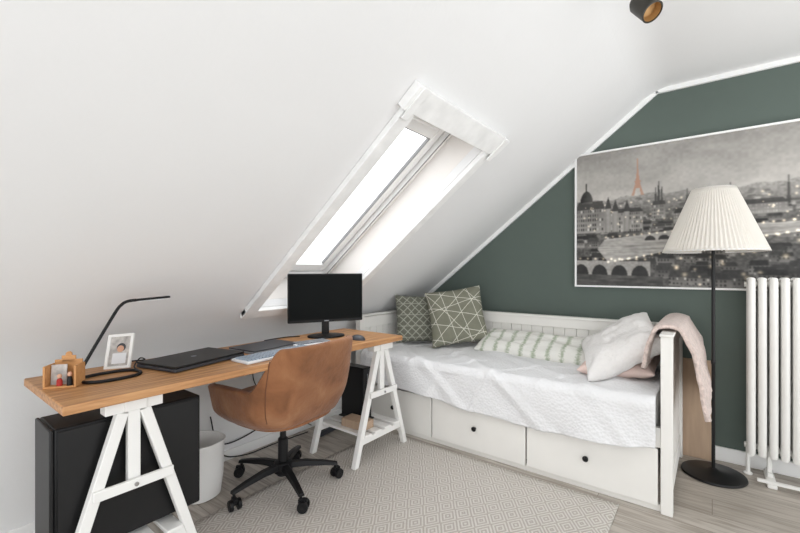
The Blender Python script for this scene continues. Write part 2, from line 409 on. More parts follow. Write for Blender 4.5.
# waste bin
prof=[(.080,0),(.090,.005),(.103,.10),(.108,.262),(.113,.275),(.113,.283),(.105,.283),(.101,.262),(.084,.012),(.0,.010)]
mb=MB(); n=40; vs=[]
for rr,z in prof:
    for k in range(n):
        a=2*pi*k/n; c_,s_=math.cos(a),math.sin(a); e=.85
        vs.append((rr*math.copysign(abs(c_)**e,c_),rr*math.copysign(abs(s_)**e,s_),z))
fs=[(i*n+k,i*n+(k+1)%n,(i+1)*n+(k+1)%n,(i+1)*n+k) for i in range(len(prof)-1) for k in range(n)]; fs.append(tuple(range(n-1,-1,-1)))
mb.add(vs,fs)
o=make('waste_bin',mb,M_bin,loc=(1.01,2.07,0),rot=(0,0,.2)); tag(o,'small white plastic waste bin under the desk','bin')

# ------------------------------------------------------------------ office chair
ch=empty('office_chair',(1.315,1.80,.0085),(0,0,math.radians(6)),'tan suede tub office chair on black castors','chair')
def sup(a,e): return math.copysign(abs(a)**e,a)
def ss(a,b,x):
    t=max(0,min(1,(x-a)/(b-a))); return t*t*(3-2*t)
def shell(th,t):
    A=abs(th)
    zt=.590+.198*(1-ss(math.radians(48),math.radians(78),A))-.020*ss(math.radians(90),math.radians(134),A)
    z=.390+t*(zt-.390)
    sc=.83+.17*math.sin(min(1,t*2.8)*pi/2)
    a=.292+.035*t; b=.264+.02*t
    x=a*sup(math.sin(th),.54)*sc; y=-b*sup(math.cos(th),.54)*sc
    rec=max(0,z-.5)*.18*max(0,math.cos(th)); y-=rec
    nar=1-.10*max(0,(z-.60)/.2); x*=nar
    return Vector((x,y,z))
TH=math.radians(134)
mb=MB().grid(lambda u,v:shell(-TH+2*TH*u,v),80,16)
make('seat_shell',mb,M_suede,ch,recalc=False,solid=.036,soff=-1,sub=1,smooth=180)
for th in (-58,58):
    dv=Vector((math.sin(math.radians(th)),-math.cos(math.radians(th)),0))
    make('seam',MB().tube([shell(math.radians(th),k/20)+dv*.0005 for k in range(3,21)],.0020,6),M_suede_d,ch)
def puck(z0,z1,a,b,y,rd=.03,n=44):
    mb=MB(); prof=[(0.0,z0),(.8,z0),(.93,z0+rd*.3),(1,z0+rd),(1,z1-rd),(.94,z1-rd*.3),(.82,z1),(.4,z1+.006),(0.0,z1+.008)]
    vs=[]
    for s_,z in prof:
        for k in range(n):
            t=2*pi*k/n; vs.append((a*s_*sup(math.cos(t),.7),y+b*s_*sup(math.sin(t),.7),z))
    fs=[(i*n+k,i*n+(k+1)%n,(i+1)*n+(k+1)%n,(i+1)*n+k) for i in range(len(prof)-1) for k in range(n)]
    mb.add(vs,fs); return mb
make('seat_cushion',puck(.41,.495,.250,.25,.03),M_suede,ch,merge=.0002,sub=1)
make('seat_pan',puck(.372,.408,.235,.22,.0,.012),M_suede,ch,merge=.0002)
mb=MB().lathe([(.03,.06),(.034,.065),(.034,.12),(.026,.125),(.026,.25),(.022,.255),(.016,.26),(.016,.35)],24)
mb.box(-.09,.09,-.08,.08,.345,.372); mb.tube([(.05,0,.355),(.15,.02,.35),(.24,.03,.345)],.006,8)
make('column',mb,M_blackmetal,ch,bevel=.002)
mb=MB().lathe([(.045,.075),(.05,.085),(.045,.13),(.03,.135)],24)
R=.275
angs=[math.radians(a) for a in (-115,-43,29,101,173)]
for a in angs:
    d=Vector((math.cos(a),math.sin(a),0)); t=Vector((-d.y,d.x,0))
    vs=[];secs=[(.03,.112,.022,.030),(.12,.110,.02,.028),(.22,.096,.017,.022),(R+.012,.082,.015,.016)]
    for rr,z,hw,hh in secs:
        c_=d*rr
        for sx_,sz in ((-1,-1),(1,-1),(.7,1),(-.7,1)): vs.append(c_+t*sx_*hw+Vector((0,0,z+sz*hh/2)))
    fs=[]
    for i in range(3):
        for k in range(4): fs.append((i*4+k,i*4+(k+1)%4,(i+1)*4+(k+1)%4,(i+1)*4+k))
    fs+=[(3,2,1,0),(12,13,14,15)]
    mb.add(vs,fs)
base=make('star_base',mb,M_black,ch,bevel=.003)
cm=MB()
for s_ in (-1,1): cm.tube([(.012,s_*.011,.028),(.012,s_*.028,.028)],[.027,.025],20)
cm.tube([(.012,-.03,.028),(.012,.03,.028)],.006,8).cyl((0,0,.03),(0,0,.078),.007,10)
cm.box(-.012,.03,-.01,.01,.04,.06)
first=None
for i,a in enumerate(angs):
    if first is None:
        first=make('castor',cm,M_black,base,bevel=.002); oo=first
    else:
        oo=first.copy(); COL.objects.link(oo); oo.parent=base
    oo.location=(R*math.cos(a),R*math.sin(a),0); oo.rotation_euler=(0,0,a+random.uniform(.4,2.2))

# ------------------------------------------------------------------ things on the desk
mo=empty('monitor',(1.716,1.91,DZ),(0,0,math.radians(-28)),'black flat computer monitor, switched off, on the desk','monitor')
make('stand',MB().lathe([(.0,0),(.1,0),(.102,.004),(.098,.01),(.03,.016),(.0,.017)],40,(0,0,0),1.15,.85,close=False),M_black,mo)
make('neck',MB().beam((0,.02,.012),(0,.02,.16),.045,.014,side=(1,0,0)).box(-.04,.04,.0,.03,.13,.20),M_black,mo,bevel=.003)
make('housing',MB().box(-.235,.235,-.012,.012,.092,.393).box(-.16,.16,.01,.03,.14,.34),M_black,mo,bevel=.004)
make('screen',MB().box(-.228,.228,-.0135,-.0115,.109,.386),M_screen,mo)
make('logo_badge',MB().box(-.014,.014,-.0135,-.012,.097,.103),M_grey,mo)

def slab(name,loc,rot,w_,d_,h_,m,label,cat):
    o=make(name,MB().box(-w_/2,w_/2,-d_/2,d_/2,0,h_),m,loc=loc,rot=(0,0,rot),bevel=.004,seg=3); return tag(o,label,cat)
lp=empty('laptop',(.875,1.855,DZ),(0,0,math.radians(13)),'closed black laptop lying on the desk','laptop')
make('base',MB().box(-.18,.18,-.122,.122,.003,.016),M_dgrey,lp,bevel=.003)
make('lid',MB().box(-.18,.18,-.122,.122,.0175,.026),M_blackmetal,lp,bevel=.003)
make('hinge',MB().tube([(-.13,.118,.016),(.13,.118,.016)],.006,10),M_black,lp)
mb=MB(); [mb.cyl((sx_*.15,sy_*.1,0),(sx_*.15,sy_*.1,.004),.008,10) for sx_ in (-1,1) for sy_ in (-1,1)]; makes('foot',mb,M_black,lp)
make('logo_badge',MB().cyl((0,0,.0255),(0,0,.0264),.012,20),M_grey,lp)
lp=empty('notebook_computer',(1.265,1.885,DZ),(0,0,math.radians(6)),'slim grey notebook lying behind the keyboard','laptop')
make('body',MB().box(-.15,.15,-.10,.10,0,.010),M_grey,lp,bevel=.003)
make('lid',MB().box(-.15,.15,-.10,.10,.011,.017),M_dgrey,lp,bevel=.002)
def keyboard(loc,rot,w_,d_,m,mk,label):
    k=empty('keyboard',loc,(0,0,rot),label,'keyboard')
    make('body',MB().box(-w_/2,w_/2,-d_/2,d_/2,0,.012),m,k,bevel=.004)
    mb=MB(); nx=int(w_/.0185)-1; ny=5
    for j in range(ny):
        for i in range(nx):
            x=-w_/2+.012+i*(w_-.024)/nx; y=-d_/2+.012+j*(d_-.024)/ny
            mb.box(x+.002,x+(w_-.024)/nx-.003,y+.002,y+(d_-.024)/ny-.003,.012,.018)
    o=make('keycaps',mb,mk,k,smooth=0); o['kind']='stuff'
keyboard((1.195,1.675,DZ),math.radians(2),.42,.13,M_lgrey,M_keys,'white computer keyboard with blue-grey keys on the desk')
keyboard((1.485,1.775,DZ),math.radians(-12),.22,.11,M_lgrey,M_grey,'small pale keyboard in front of the monitor')
mb=MB().grid(lambda u,v:Vector((.031*math.cos(2*pi*u)*math.sin(v*pi/2)*(1),.052*math.sin(2*pi*u)*math.sin(v*pi/2),.03*math.cos(v*pi/2))),28,8)
o=make('computer_mouse',mb,M_dgrey,loc=(1.75,1.67,DZ),rot=(0,0,.1),merge=.0002,smooth=180); tag(o,'dark grey computer mouse on the desk','mouse')
dl=empty('desk_lamp',(.552,1.835,DZ),(0,0,0),'slim black bent desk lamp with open loop base','lamp')
ring=[]
for k in range(49):
    t=2*pi*k/48; ring.append((.096*math.copysign(abs(math.cos(t))**.8,math.cos(t)),.07*math.copysign(abs(math.sin(t))**.8,math.sin(t)),.0065))
make('base',MB().tube(ring,.0062,8,False),M_black,dl)
make('arm',MB().tube(spline([(-.096,0,.0065),(-.098,0,.024),(-.090,0,.055),(.008,0,.240),(.034,0,.278),(.056,0,.291),(.085,0,.294)],8),.0060,10),M_black,dl)
make('lamp_head',MB().beam((.072,0,.2935),(.212,0,.301),.020,.009),M_black,dl,bevel=.003)
make('light_strip',MB().beam((.09,0,.289),(.205,0,.2952),.012,.003),M_lgrey,dl)
fr=empty('photo_frame',(.615,1.975,DZ),(math.radians(-20),math.radians(-4),math.radians(-48)),'small white framed portrait photo leaning on the desk','picture frame')
mb=MB(); W_,H_=.105,.148
mb.box(-W_/2,-W_/2+.012,-.006,.006,0,H_).box(W_/2-.012,W_/2,-.006,.006,0,H_).box(-W_/2+.012,W_/2-.012,-.006,.006,0,.012).box(-W_/2+.012,W_/2-.012,-.006,.006,H_-.012,H_)
make('frame',mb,M_white,fr,bevel=.002)
make('photo',MB().box(-W_/2+.01,W_/2-.01,-.001,.003,.01,H_-.01),M_paper,fr)
make('printed_face',MB().cyl((.004,-.0032,.084),(.004,-.001,.084),.014,20),M_skin,fr)
make('printed_hair',MB().cyl((.006,-.0026,.090),(.006,-.0008,.090),.018,20),M_dgrey,fr)
make('printed_shoulders',MB().box(-.026,.03,-.0020,-.0006,.022,.066),M_lgrey,fr)
make('easel_back',MB().beam((0,.008,.10),(0,.05,.018),.03,.003,side=(1,0,0)),M_white,fr)
CB=Vector((.410,1.835,DZ)); CR=math.radians(-38)
cr=empty('wooden_box',CB,(0,0,CR),'small open wooden box holding snapshots on the desk','box')
mb=MB(); a=.050; hh=.078
mb.box(-a,a,-.033,.033,0,.007).box(-a,-a+.007,-.033,.033,.007,hh).box(a-.007,a,-.033,.033,.007,hh).box(-a+.007,a-.007,.026,.033,.007,hh+.012)
mb.box(-.022,.022,.026,.033,hh,hh+.026)
make('body',mb,M_crate,cr,bevel=.0015)
make('round_tag',MB().cyl((0,.027,hh+.030),(0,.033,hh+.030),.010,16),M_crate,cr)
Rz=Matrix.Rotation(CR,3,'Z')
o=make('snapshot',MB().box(-.024,.024,-.0015,.0015,0,.07),M_paper,loc=CB+Vector((0,0,.0075))+Rz@Vector((-.016,-.003,0)),rot=(-.08,0,CR)); tag(o,'small instant photo standing in the wooden box','photo')
for k,(dx,m_,hx) in enumerate(((-.005,M_red,.03),(.026,M_black,.036))):
    f_=empty('figurine',CB+Vector((0,0,.0075))+Rz@Vector((dx,-.021,0)),(0,0,CR),'tiny toy figure dressed in '+('red' if k==0 else 'black'),'figurine')
    make('body',MB().lathe([(.0,0),(.009,0),(.0085,.018),(.006,hx-.006),(.0,hx-.004)],14,close=False),m_,f_)
    make('head',MB().lathe([(.0,hx-.006),(.006,hx-.003),(.0075,hx+.004),(.005,hx+.010),(0,hx+.012)],14,close=False),M_skin,f_)
def cable(name,pts,r,m,label):
    o=make(name,MB().tube(spline(pts,8),r,8),m,world=True); return tag(o,label,'cable')
cable('lamp_cable',[(.655,1.86,DZ+.004),(.67,1.95,DZ+.004),(.72,2.03,DZ+.02),(.75,2.06,DZ+.004),(.70,2.075,DZ+.004)],.003,M_black,'black lamp cable looping across the desk')
cable('monitor_cable',[(1.60,2.02,DZ+.004),(1.55,2.06,DZ+.004),(1.47,2.07,DZ+.004),(1.38,2.065,DZ+.004)],.003,M_black,'black monitor cable lying behind the screen')
cable('power_cable',[(1.16,YK-.012,.16),(1.3,YK-.012,.10),(1.5,YK-.014,.13),(1.62,YK-.02,.2),(1.7,YK-.03,.42),(1.72,YK-.08,.60)],.004,M_black,'black power cable hanging on the knee wall')
cable('power_cable',[(1.18,YK-.03,.3),(1.24,YK-.03,.07),(1.38,YK-.05,.012),(1.6,2.27,.012),(1.85,2.25,.012)],.004,M_black,'black power cable trailing along the baseboard')
cable('network_cable',[(1.44,YK-.06,.62),(1.47,YK-.012,.45),(1.56,YK-.012,.30),(1.66,YK-.014,.20),(1.90,2.27,.04)],.003,M_black,'thin black network cable hanging under the desk')
ps=empty('power_strip',(1.97,2.16,0),(0,0,.1),'slim dark power strip on the floor under the desk','power strip')
make('body',MB().box(-.11,.11,-.024,.024,0,.035),M_dgrey,ps,bevel=.006)
mb=MB(); [mb.cyl((x,0,.034),(x,0,.0365),.017,20) for x in (-.07,0,.07)]; makes('socket',mb,M_black,ps)
wo=empty('wall_outlet',(1.82,YK-.0005,.30),(0,0,0),'white wall outlet on the knee wall','outlet')
make('plate',MB().box(-.04,.04,-.010,0,-.04,.04),M_lgrey,wo,bevel=.003)
make('socket',MB().cyl((0,-.011,0),(0,-.0095,0),.021,20),M_grey,wo)
sc_=empty('game_console',(1.945,1.87,.1765),(0,0,0),'slim upright black console on the trestle shelf','console')
make('body',MB().box(-.04,.04,-.10,.10,.006,.34),M_black,sc_,bevel=.006)
make('stand',MB().box(-.055,.055,-.11,.11,0,.008),M_blackmetal,sc_,bevel=.002)
make('disc_slot',MB().box(-.002,.002,-.1015,-.0995,.15,.30),M_grey,sc_)
slab('cardboard_box',(1.83,1.75,.1765),.05,.10,.18,.05,M_board,'small flat cardboard box on the trestle shelf','box')

# ------------------------------------------------------------------ daybed
BX0,BX1,BY0,BY1=2.255,3.06,.145,2.175; BH=.835
bd=empty('daybed',((BX0+BX1)/2,(BY0+BY1)/2,0),label='white wooden daybed with three drawers against the green wall',cat='bed')
def endpanel(ya,yb,H=BH):
    mb=MB().box(BX0,BX0+.05,ya,yb,0,H).box(BX1-.05,BX1,ya,yb,0,H)
    ym=(ya+yb)/2
    mb.box(BX0+.05,BX1-.05,ym-.016,ym+.016,.05,.14).box(BX0+.05,BX1-.05,ym-.016,ym+.016,H-.09,H-.005)
    n=9; w_=(BX1-BX0-.10)/n
    for i in range(n): mb.box(BX0+.05+i*w_+.0015,BX0+.05+(i+1)*w_-.0015,ym-.009,ym+.009,.14,H-.09)
    mb.box(BX0-.004,BX1+.0,ya-.004,yb+.004,H,H+.013)
    return mb
make('end_panel',endpanel(BY0,BY0+.048),M_bed,bd,True,bevel=.003)
make('end_panel',endpanel(BY1-.048,BY1,.79),M_bed,bd,True,bevel=.003)
mb=MB(); n=24; ya,yb=BY0+.055,BY1-.055; w_=(yb-ya)/n
for i in range(n): mb.box(BX1-.035,BX1-.018,ya+i*w_+.0015,ya+(i+1)*w_-.0015,.10,.74)
mb.box(BX1-.05,BX1-.005,ya,yb,.735,.80).box(BX1-.045,BX1-.01,ya,yb,.05,.12).box(BX1-.06,BX1,ya,yb,.80,.816)
make('back_panel',mb,M_bed,bd,True,bevel=.002)
make('front_rail',MB().box(BX0+.012,BX0+.04,ya-.007,yb+.007,.305,.40),M_bed,bd,True,bevel=.003)
make('plinth',MB().box(BX0+.02,BX0+.045,ya-.007,yb+.007,.0,.035),M_bed,bd,True,bevel=.003)
make('slat_base',MB().box(BX0+.05,BX1-.05,ya,yb,.295,.335),M_bed,bd,True,bevel=.003)
dw=(yb-ya)/3
for i in range(3):
    a,b=ya+i*dw+.004,ya+(i+1)*dw-.004
    mb=MB().box(BX0+.004,BX0+.022,a,b,.032,.300)
    mb.box(BX0+.022,BX0+.6,a+.015,a+.027,.045,.25).box(BX0+.022,BX0+.6,b-.027,b-.015,.045,.25).box(BX0+.588,BX0+.6,a+.027,b-.027,.045,.25).box(BX0+.022,BX0+.588,a+.027,b-.027,.045,.055)
    dr=make('drawer',mb,M_bed,bd,True,bevel=.003)
    k=MB().tube([(0,0,0),(-.008,0,0),(-.013,0,0),(-.022,0,0),(-.027,0,0)],[.007,.006,.013,.015,.009],18)
    kn=make('knob',k,M_black,dr); kn.location=Vector((BX0+.004,(a+b)/2,.172))-bd.location
    kn['label']='small round black knob'
o=make('mattress',MB().box(BX0+.045,BX1-.055,BY0+.062,BY1-.062,.337,.515),M_mattress,world=True,bevel=.03,seg=4); tag(o,'white mattress on the daybed','mattress')

# bedspread
def hem(y):
    t=(y-.2)/1.9
    return .272+.05*ss(.2,1,t)+.011*math.sin(y*4.4+.4)+.005*math.sin(y*13+1)+.03*ss(.12,0,t)
def spread(u,v):
    y=.212+1.895*u
    xb=BX1-.07; xf=BX0-.012; rr=.045; ztop=.532
    top=xb-xf-rr; arc=rr*pi/2; zh=hem(y); hang=ztop-rr-zh
    if v<.6: q=v/.6*top
    elif v<.7: q=top+(v-.6)/.1*arc
    else: q=top+arc+(v-.7)/.3*hang
    n1=noise.noise(Vector((y*3.2,q*4.0,1.3))); n2=noise.noise(Vector((y*9+q*5,q*8,4.1)))
    n3=1-abs(noise.noise(Vector((y*2.0+q*2.6,q*1.2,9.0))))*2.4
    n4=1-abs(noise.noise(Vector((y*3.4-q*2.2,q*1.6+5,2.0))))*3.0
    wr=.013*n1+.004*n2+.024*max(0,n3-.45)+.020*max(0,n4-.5)
    if q<top: p=Vector((xb-q,y,ztop+max(-.004,wr)+.006))
    elif q<top+arc:
        a=(q-top)/rr; p=Vector((xf+rr-rr*math.sin(a),y,ztop-rr+rr*math.cos(a)+max(0,wr)*math.cos(a)+.006*math.cos(a)))
        p.x-=max(0,wr)*math.sin(a)
    else:
        dn=(q-top-arc); k=dn/hang
        fold=(.016*math.sin(y*10+2.5*math.sin(y*3.1)+k*.8)+.006*math.sin(y*23+2*math.sin(y*3)))*k
        p=Vector((xf-max(-.004,wr*.9)-max(-.007,fold)-.010*k,y,ztop-rr-dn))
    return p
mb=MB().grid(spread,200,96)
o=make('bedspread',mb,M_spread,world=True,smooth=180,solid=.006,soff=0); tag(o,'white textured bedspread draped over the daybed front','bedspread')

# pillows
def pillow(w_,h_,t_,n=30,seed=0,wr=.008,pinch=.07,e=.5):
    mb=MB()
    for sg in (1,-1):
        def fn(u,v):
            a=u*2-1; b=v*2-1
            x=w_/2*a*(1-pinch*(1-b*b)); y=h_/2*b*(1-pinch*(1-a*a))
            th=((1-a**4)*(1-b**4)); th=max(0,th)**e
            nz=noise.noise(Vector((a*2.2+seed,b*2.2,seed*1.7+sg)))*wr*2+noise.noise(Vector((a*5+seed,b*5,seed+sg)))*wr
            return Vector((x,y,sg*(t_/2*th+nz*th)))
        mb.grid(fn,n,n)
    return mb
def orient(nrm,up):
    z=Vector(nrm).normalized(); y=Vector(up); y=(y-z*y.dot(z)).normalized(); x=y.cross(z)
    return Matrix((x,y,z)).transposed().to_euler()
def addpillow(name,loc,nrm,up,w_,h_,t_,m,label,cat='cushion',**k):
    o=make(name,pillow(w_,h_,t_,**k),m,loc=loc,rot=orient(nrm,up),merge=.0003,smooth=180,sub=1); return tag(o,label,cat)
addpillow('cushion',(2.80,1.60,.785),(-.80,-.50,.28),(-.06,.14,1),.46,.46,.16,M_cushA,'sage green cushion with white triangle line pattern',seed=2,wr=.010)
addpillow('cushion',(2.74,1.905,.75),(-.62,-.74,.20),(.02,0,1),.43,.40,.13,M_cushB,'dark olive patterned cushion by the daybed end',seed=5,wr=.010)
addpillow('bolster_pillow',(2.87,1.00,.606),(-.42,-.03,.91),(.8,0,.42),.86,.29,.105,M_leaf,'long white pillow with pale green leaf stripes','pillow',seed=8,pinch=.03,wr=.011)
addpillow('bed_pillow',(2.66,.43,.712),(-.30,.50,.80),(.15,-.80,.5),.54,.46,.16,M_wpillow,'white textured pillow leaning on the daybed end','pillow',seed=11,wr=.014)
addpillow('bed_pillow',(2.72,.43,.597),(-.05,.08,1),(.0,1,0),.50,.40,.10,M_pinkp,'pale pink pillow beneath the white pillow','pillow',seed=14)

# throw over the end panel
def throw(u,v):
    x=2.36+.68*u
    H=BH+.020; yi=BY0+.066; yo=BY0-.016; li=.22; lo=.41+.03*math.sin(u*7)
    tot=li+(yi-yo)+lo; q=v*tot
    fo=.006*math.sin(x*26+v*2)+.012*noise.noise(Vector((x*8,v*5,2)))
    if q<li:
        k=(li-q)/li
        return Vector((x,yi+.010+.05*k**.7+abs(fo)*.8,H-.20*k**1.1))
    q2=q-li
    if q2<(yi-yo):
        t=q2/(yi-yo); return Vector((x,yi+(yo-yi)*t+(.010)*(1-t)-(.012)*t,H+.006+abs(fo)*.5*(1-t)+.012*math.sin(pi*t)))
    k=(q2-(yi-yo)); kk_=min(1,k*9)
    return Vector((x,yo-.012-.032*kk_-.065*k/lo-abs(fo)*1.6*kk_,H-k))
mb=MB().grid(throw,70,80)
o=make('throw_blanket',mb,M_pink,world=True,smooth=180,solid=.018,soff=0); tag(o,'pale pink knitted throw hanging over the daybed end','blanket')

o=make('wooden_board',MB().box(-.012,.012,-.0,.34,0,.60),M_board,loc=(3.083,-.0,.0),rot=(0,math.radians(.5),0),bevel=.002); tag(o,'plain tan board leaning on the green wall','board')

# ------------------------------------------------------------------ picture
PY0,PY1,PZ0,PZ1=-.62,.788,1.03,1.98
PH,PW=270,400
yy,xx=np.mgrid[0:PH,0:PW]; fy=yy/PH; fx=xx/PW
def snoise(h,w_):
    r=np.random.rand(h,w_); yi=np.linspace(0,h-1.001,PH); xi=np.linspace(0,w_-1.001,PW)
    y0=yi.astype(int); x0=xi.astype(int); ty=(yi-y0)[:,None]; tx=(xi-x0)[None,:]
    ty=ty*ty*(3-2*ty); tx=tx*tx*(3-2*tx)
    return r[y0][:,x0]*(1-ty)*(1-tx)+r[y0+1][:,x0]*ty*(1-tx)+r[y0][:,x0+1]*(1-ty)*tx+r[y0+1][:,x0+1]*ty*tx
def blur(A,n=1):
    for _ in range(n):
        P=np.pad(A,1,mode='edge'); A=(P[1:-1,1:-1]*4+2*(P[:-2,1:-1]+P[2:,1:-1]+P[1:-1,:-2]+P[1:-1,2:])+P[:-2,:-2]+P[:-2,2:]+P[2:,:-2]+P[2:,2:])/16
    return A
Rng=np.random.RandomState(3)
cl=.45*snoise(6,5)+.3*snoise(12,8)+.25*snoise(26,14)
G=.60+.16*np.clip(fy/.36,0,1)+.18*(cl-.5)
sky=.35+.012*np.sin(fx*14)+.008*np.sin(fx*51)+.012*(snoise(2,70)-.5)
far=fy>sky
haze=np.clip(1-(fy-.35)/.16,0,1)
G=np.where(far,.38+.24*haze+.20*(snoise(120,150)-.5),G)
def blk(x0,x1,y0,y1,val):
    a,b,c_,d_=max(0,int(x0*PW)),min(PW,max(int(x0*PW)+1,int(x1*PW))),max(0,int(y0*PH)),min(PH,int(y1*PH))
    if b>a and d_>c_: G[c_:d_,a:b]=val
cache=snoise(90,160)
def build(x0,x1,y0,y1,wall,roof,rh=.3,win=True,wv=.2,ws=.009,hs=.02):
    """hipped roof block with window rows"""
    yr=y0+(y1-y0)*rh; sl=(x1-x0)*.08
    msk=(fy>=y0)&(fy<yr)&(fx>=x0+sl*(yr-fy)/(yr-y0+1e-6))&(fx<=x1-sl*(yr-fy)/(yr-y0+1e-6))
    G[msk]=(roof+.06*(cache[msk]-.5))
    m2=(fy>=yr)&(fy<y1)&(fx>=x0)&(fx<x1); lit=wall+.16*((fy-yr)/(y1-yr+1e-6))
    G[m2]=lit[m2]
    if win:
        yw=yr+.008
        while yw<y1-.008:
            xw=x0+.004
            while xw<x1-.004:
                if Rng.rand()<.85: blk(xw,xw+ws*.4,yw,yw+hs*.55,.92 if Rng.rand()<.12 else wv)
                xw+=ws
            yw+=hs
for k in range(230):
    t=(k/230); y=.355+.55*t**1.1; x=Rng.rand()*1.02-.02; sc=.5+1.6*t; w_=(.02+.03*Rng.rand())*sc; h_=(.022+.02*Rng.rand())*sc
    hz=.20*max(0,1-(y-.35)/.2)
    build(x,x+w_,y,y+h_*1.3,.31+.24*Rng.rand()+hz*.6,.16+.12*Rng.rand()+hz,.4,True,.19+hz*.6,.007*sc,.013*sc)
yc=.715-.17*(fx-.2)+.012*np.sin(fx*9); hw=np.clip(.085-.085*(fx-.15),.02,.09)
riv=(np.abs(fy-yc)<hw)&(fx>.10+.5*np.abs(fy-.72))
G=np.where(riv,.66+.22*(snoise(130,9)-.5)+.12*(snoise(130,60)-.5)-.10*np.clip(fx-.4,0,1),G)
edge=(np.abs(np.abs(fy-yc)-hw)<.004)&(fx>.14); G=np.where(edge,.74,G)
def bridge(x0,x1,yt,th,ar,rise,val,slope=0):
    global G
    y=yt+slope*(fx-x0); m=(fx>x0)&(fx<x1)&(fy>y)&(fy<y+th); G=np.where(m,val+.12*(cache-.5),G)
    step=(x1-x0)/ar
    for i in range(ar):
        cx=x0+step*(i+.5); m=(((fx-cx)/(step*.40))**2+((fy-(y+th))/rise)**2<1)&(fy<y+th); G=np.where(m,.20,G)
bridge(.30,.52,.625,.045,4,.032,.72,-.05)
bridge(.55,.70,.60,.03,4,.02,.62,-.03)
build(.0,.135,.36,.60,.46,.14,.25,True,.17,.011,.034)
m_=((fx-.05)/.030)**2+((fy-.375)/.095)**2<1; G=np.where(m_&(fy<.375),.18+.12*(fx-.03)/.04*m_,G); blk(.0485,.0525,.225,.29,.18)
build(.135,.30,.43,.60,.53,.15,.18,True,.18,.009,.03)
for cx,t0 in ((.150,.34),(.182,.36),(.232,.37)):
    wc=.016*np.clip((fy-t0)/.085,0,1); G=np.where((np.abs(fx-cx)<wc)&(fy<t0+.085),.13,G); m=(np.abs(fx-cx)<.0125)&(fy>=t0+.085)&(fy<.6); G=np.where(m,.48+.25*np.cos((fx-cx)*110)*.6,G)
for cx,t0 in ((.350,.30),(.362,.26),(.374,.30),(.47,.33),(.62,.32),(.80,.31)):
    wc=.005*np.clip((fy-t0)/.15,0,1); G=np.where((np.abs(fx-cx)<wc+.001)&(fy>t0)&(fy<.48),.20,G)
build(.335,.39,.40,.52,.48,.18,.2,True,.2,.008,.025)
build(.42,.56,.46,.56,.46,.16,.3,True,.8,.008,.02)
build(.60,.80,.44,.53,.44,.18,.3,True,.7,.009,.02)
bridge(-.02,.33,.80,.105,4,.075,.74,.05)
fg=fy>.905+.05*fx
G=np.where(fg&(fx<.38),.34+.20*(snoise(90,25)-.5),G)
G=np.where((fy>.72)&~riv,G*.86,G)
G=blur(G,2)*.5+blur(G,1)*.5
G=G+.05*(snoise(60,90)-.5)+.06*(snoise(9,12)-.5)
hz=np.exp(-((fy-.40)/.10)**2)*.28; G=np.where(far,G*(1-hz)+.62*hz,G)
gl=np.zeros_like(G)
def glow(x,y,s,a):
    global gl
    gl+=a*np.exp(-(((fx-x)*1.48)**2+(fy-y)**2)/(2*s*s))
for k in range(70): glow(Rng.rand(),.38+.2*Rng.rand(),.003+.003*Rng.rand(),.35)
for k in range(26):
    x=.14+.8*k/26; y0=.715-.17*(x-.2); h_=max(.02,min(.09,.085-.085*(x-.15))); glow(x,y0-h_-.004,.0055,.5); glow(x+.01,y0+h_+.006,.006,.5)
for k in range(34): glow(.4+.6*Rng.rand(),.66+.32*Rng.rand(),.005+.006*Rng.rand(),.45)
for k in range(9): glow(.02+.036*k,.80+.05*.036*k-.012,.006,.5)
G=np.clip(G,.04,.97)
RGB=np.stack([G*1.0,G*.98,G*.95],-1)
RGB=RGB+gl[...,None]*np.array([1.0,.91,.76])
RGB=np.clip(RGB,0,1)
tx,t0,t1=.277,.085,.345
kk=np.clip((fy-t0)/(t1-t0),0,1); tw=.0020+.025*kk**2.6
m_=((np.abs(fx-tx)<tw)&(fy>=t0)&(fy<=t1)&~((np.abs(fx-tx)<tw*.5)&(kk>.80)))
for yb_ in (.62,.78): m_=m_|((np.abs(fx-tx)<.005+.013*yb_)&(np.abs(kk-yb_)<.02)&(fy<t1))
ma=blur(m_.astype(float),1)[...,None]*(.82-.2*((np.sin(fy*900)*np.sin(fx*1200)>.4)&(kk>.3))[...,None])
RGB=RGB*(1-ma)+np.array([.72,.54,.45])*ma
L_=np.where(RGB<=.04045,RGB/12.92,((RGB+.055)/1.055)**2.4)
pic=empty('framed_picture',(XG-.03,(PY0+PY1)/2,PZ0),label='large framed grey city skyline print with peach tower',cat='picture')
mb=MB().grid(lambda u,v:Vector((XG-.022,PY1-.008-(PY1-PY0-.016)*v,PZ1-.008-(PZ1-PZ0-.016)*u)),PH-1,PW-1)
w=NT('city_print',0.35); at=w.n('ShaderNodeAttribute',attribute_name='Print'); w.l(at.outputs['Color'],w.b.inputs['Base Color']); w.b.inputs['Specular IOR Level'].default_value=.3
o=make('print',mb,w.m,pic,True,recalc=False,smooth=0)
ca=o.data.color_attributes.new('Print','FLOAT_COLOR','POINT')
buf=np.ones((PH*PW,4),dtype=np.float32); buf[:,:3]=L_.reshape(-1,3); ca.data.foreach_set('color',buf.ravel())
mb=MB(); t=.012
mb.box(XG-.035,XG-.001,PY0,PY0+t,PZ0,PZ1).box(XG-.035,XG-.001,PY1-t,PY1,PZ0,PZ1).box(XG-.035,XG-.001,PY0+t,PY1-t,PZ0,PZ0+t).box(XG-.035,XG-.001,PY0+t,PY1-t,PZ1-t,PZ1)
make('frame',mb,M_trim,pic,True,bevel=.002)
make('backing',MB().box(XG-.020,XG-.002,PY0+.005,PY1-.005,PZ0+.005,PZ1-.005),M_grey,pic,True)

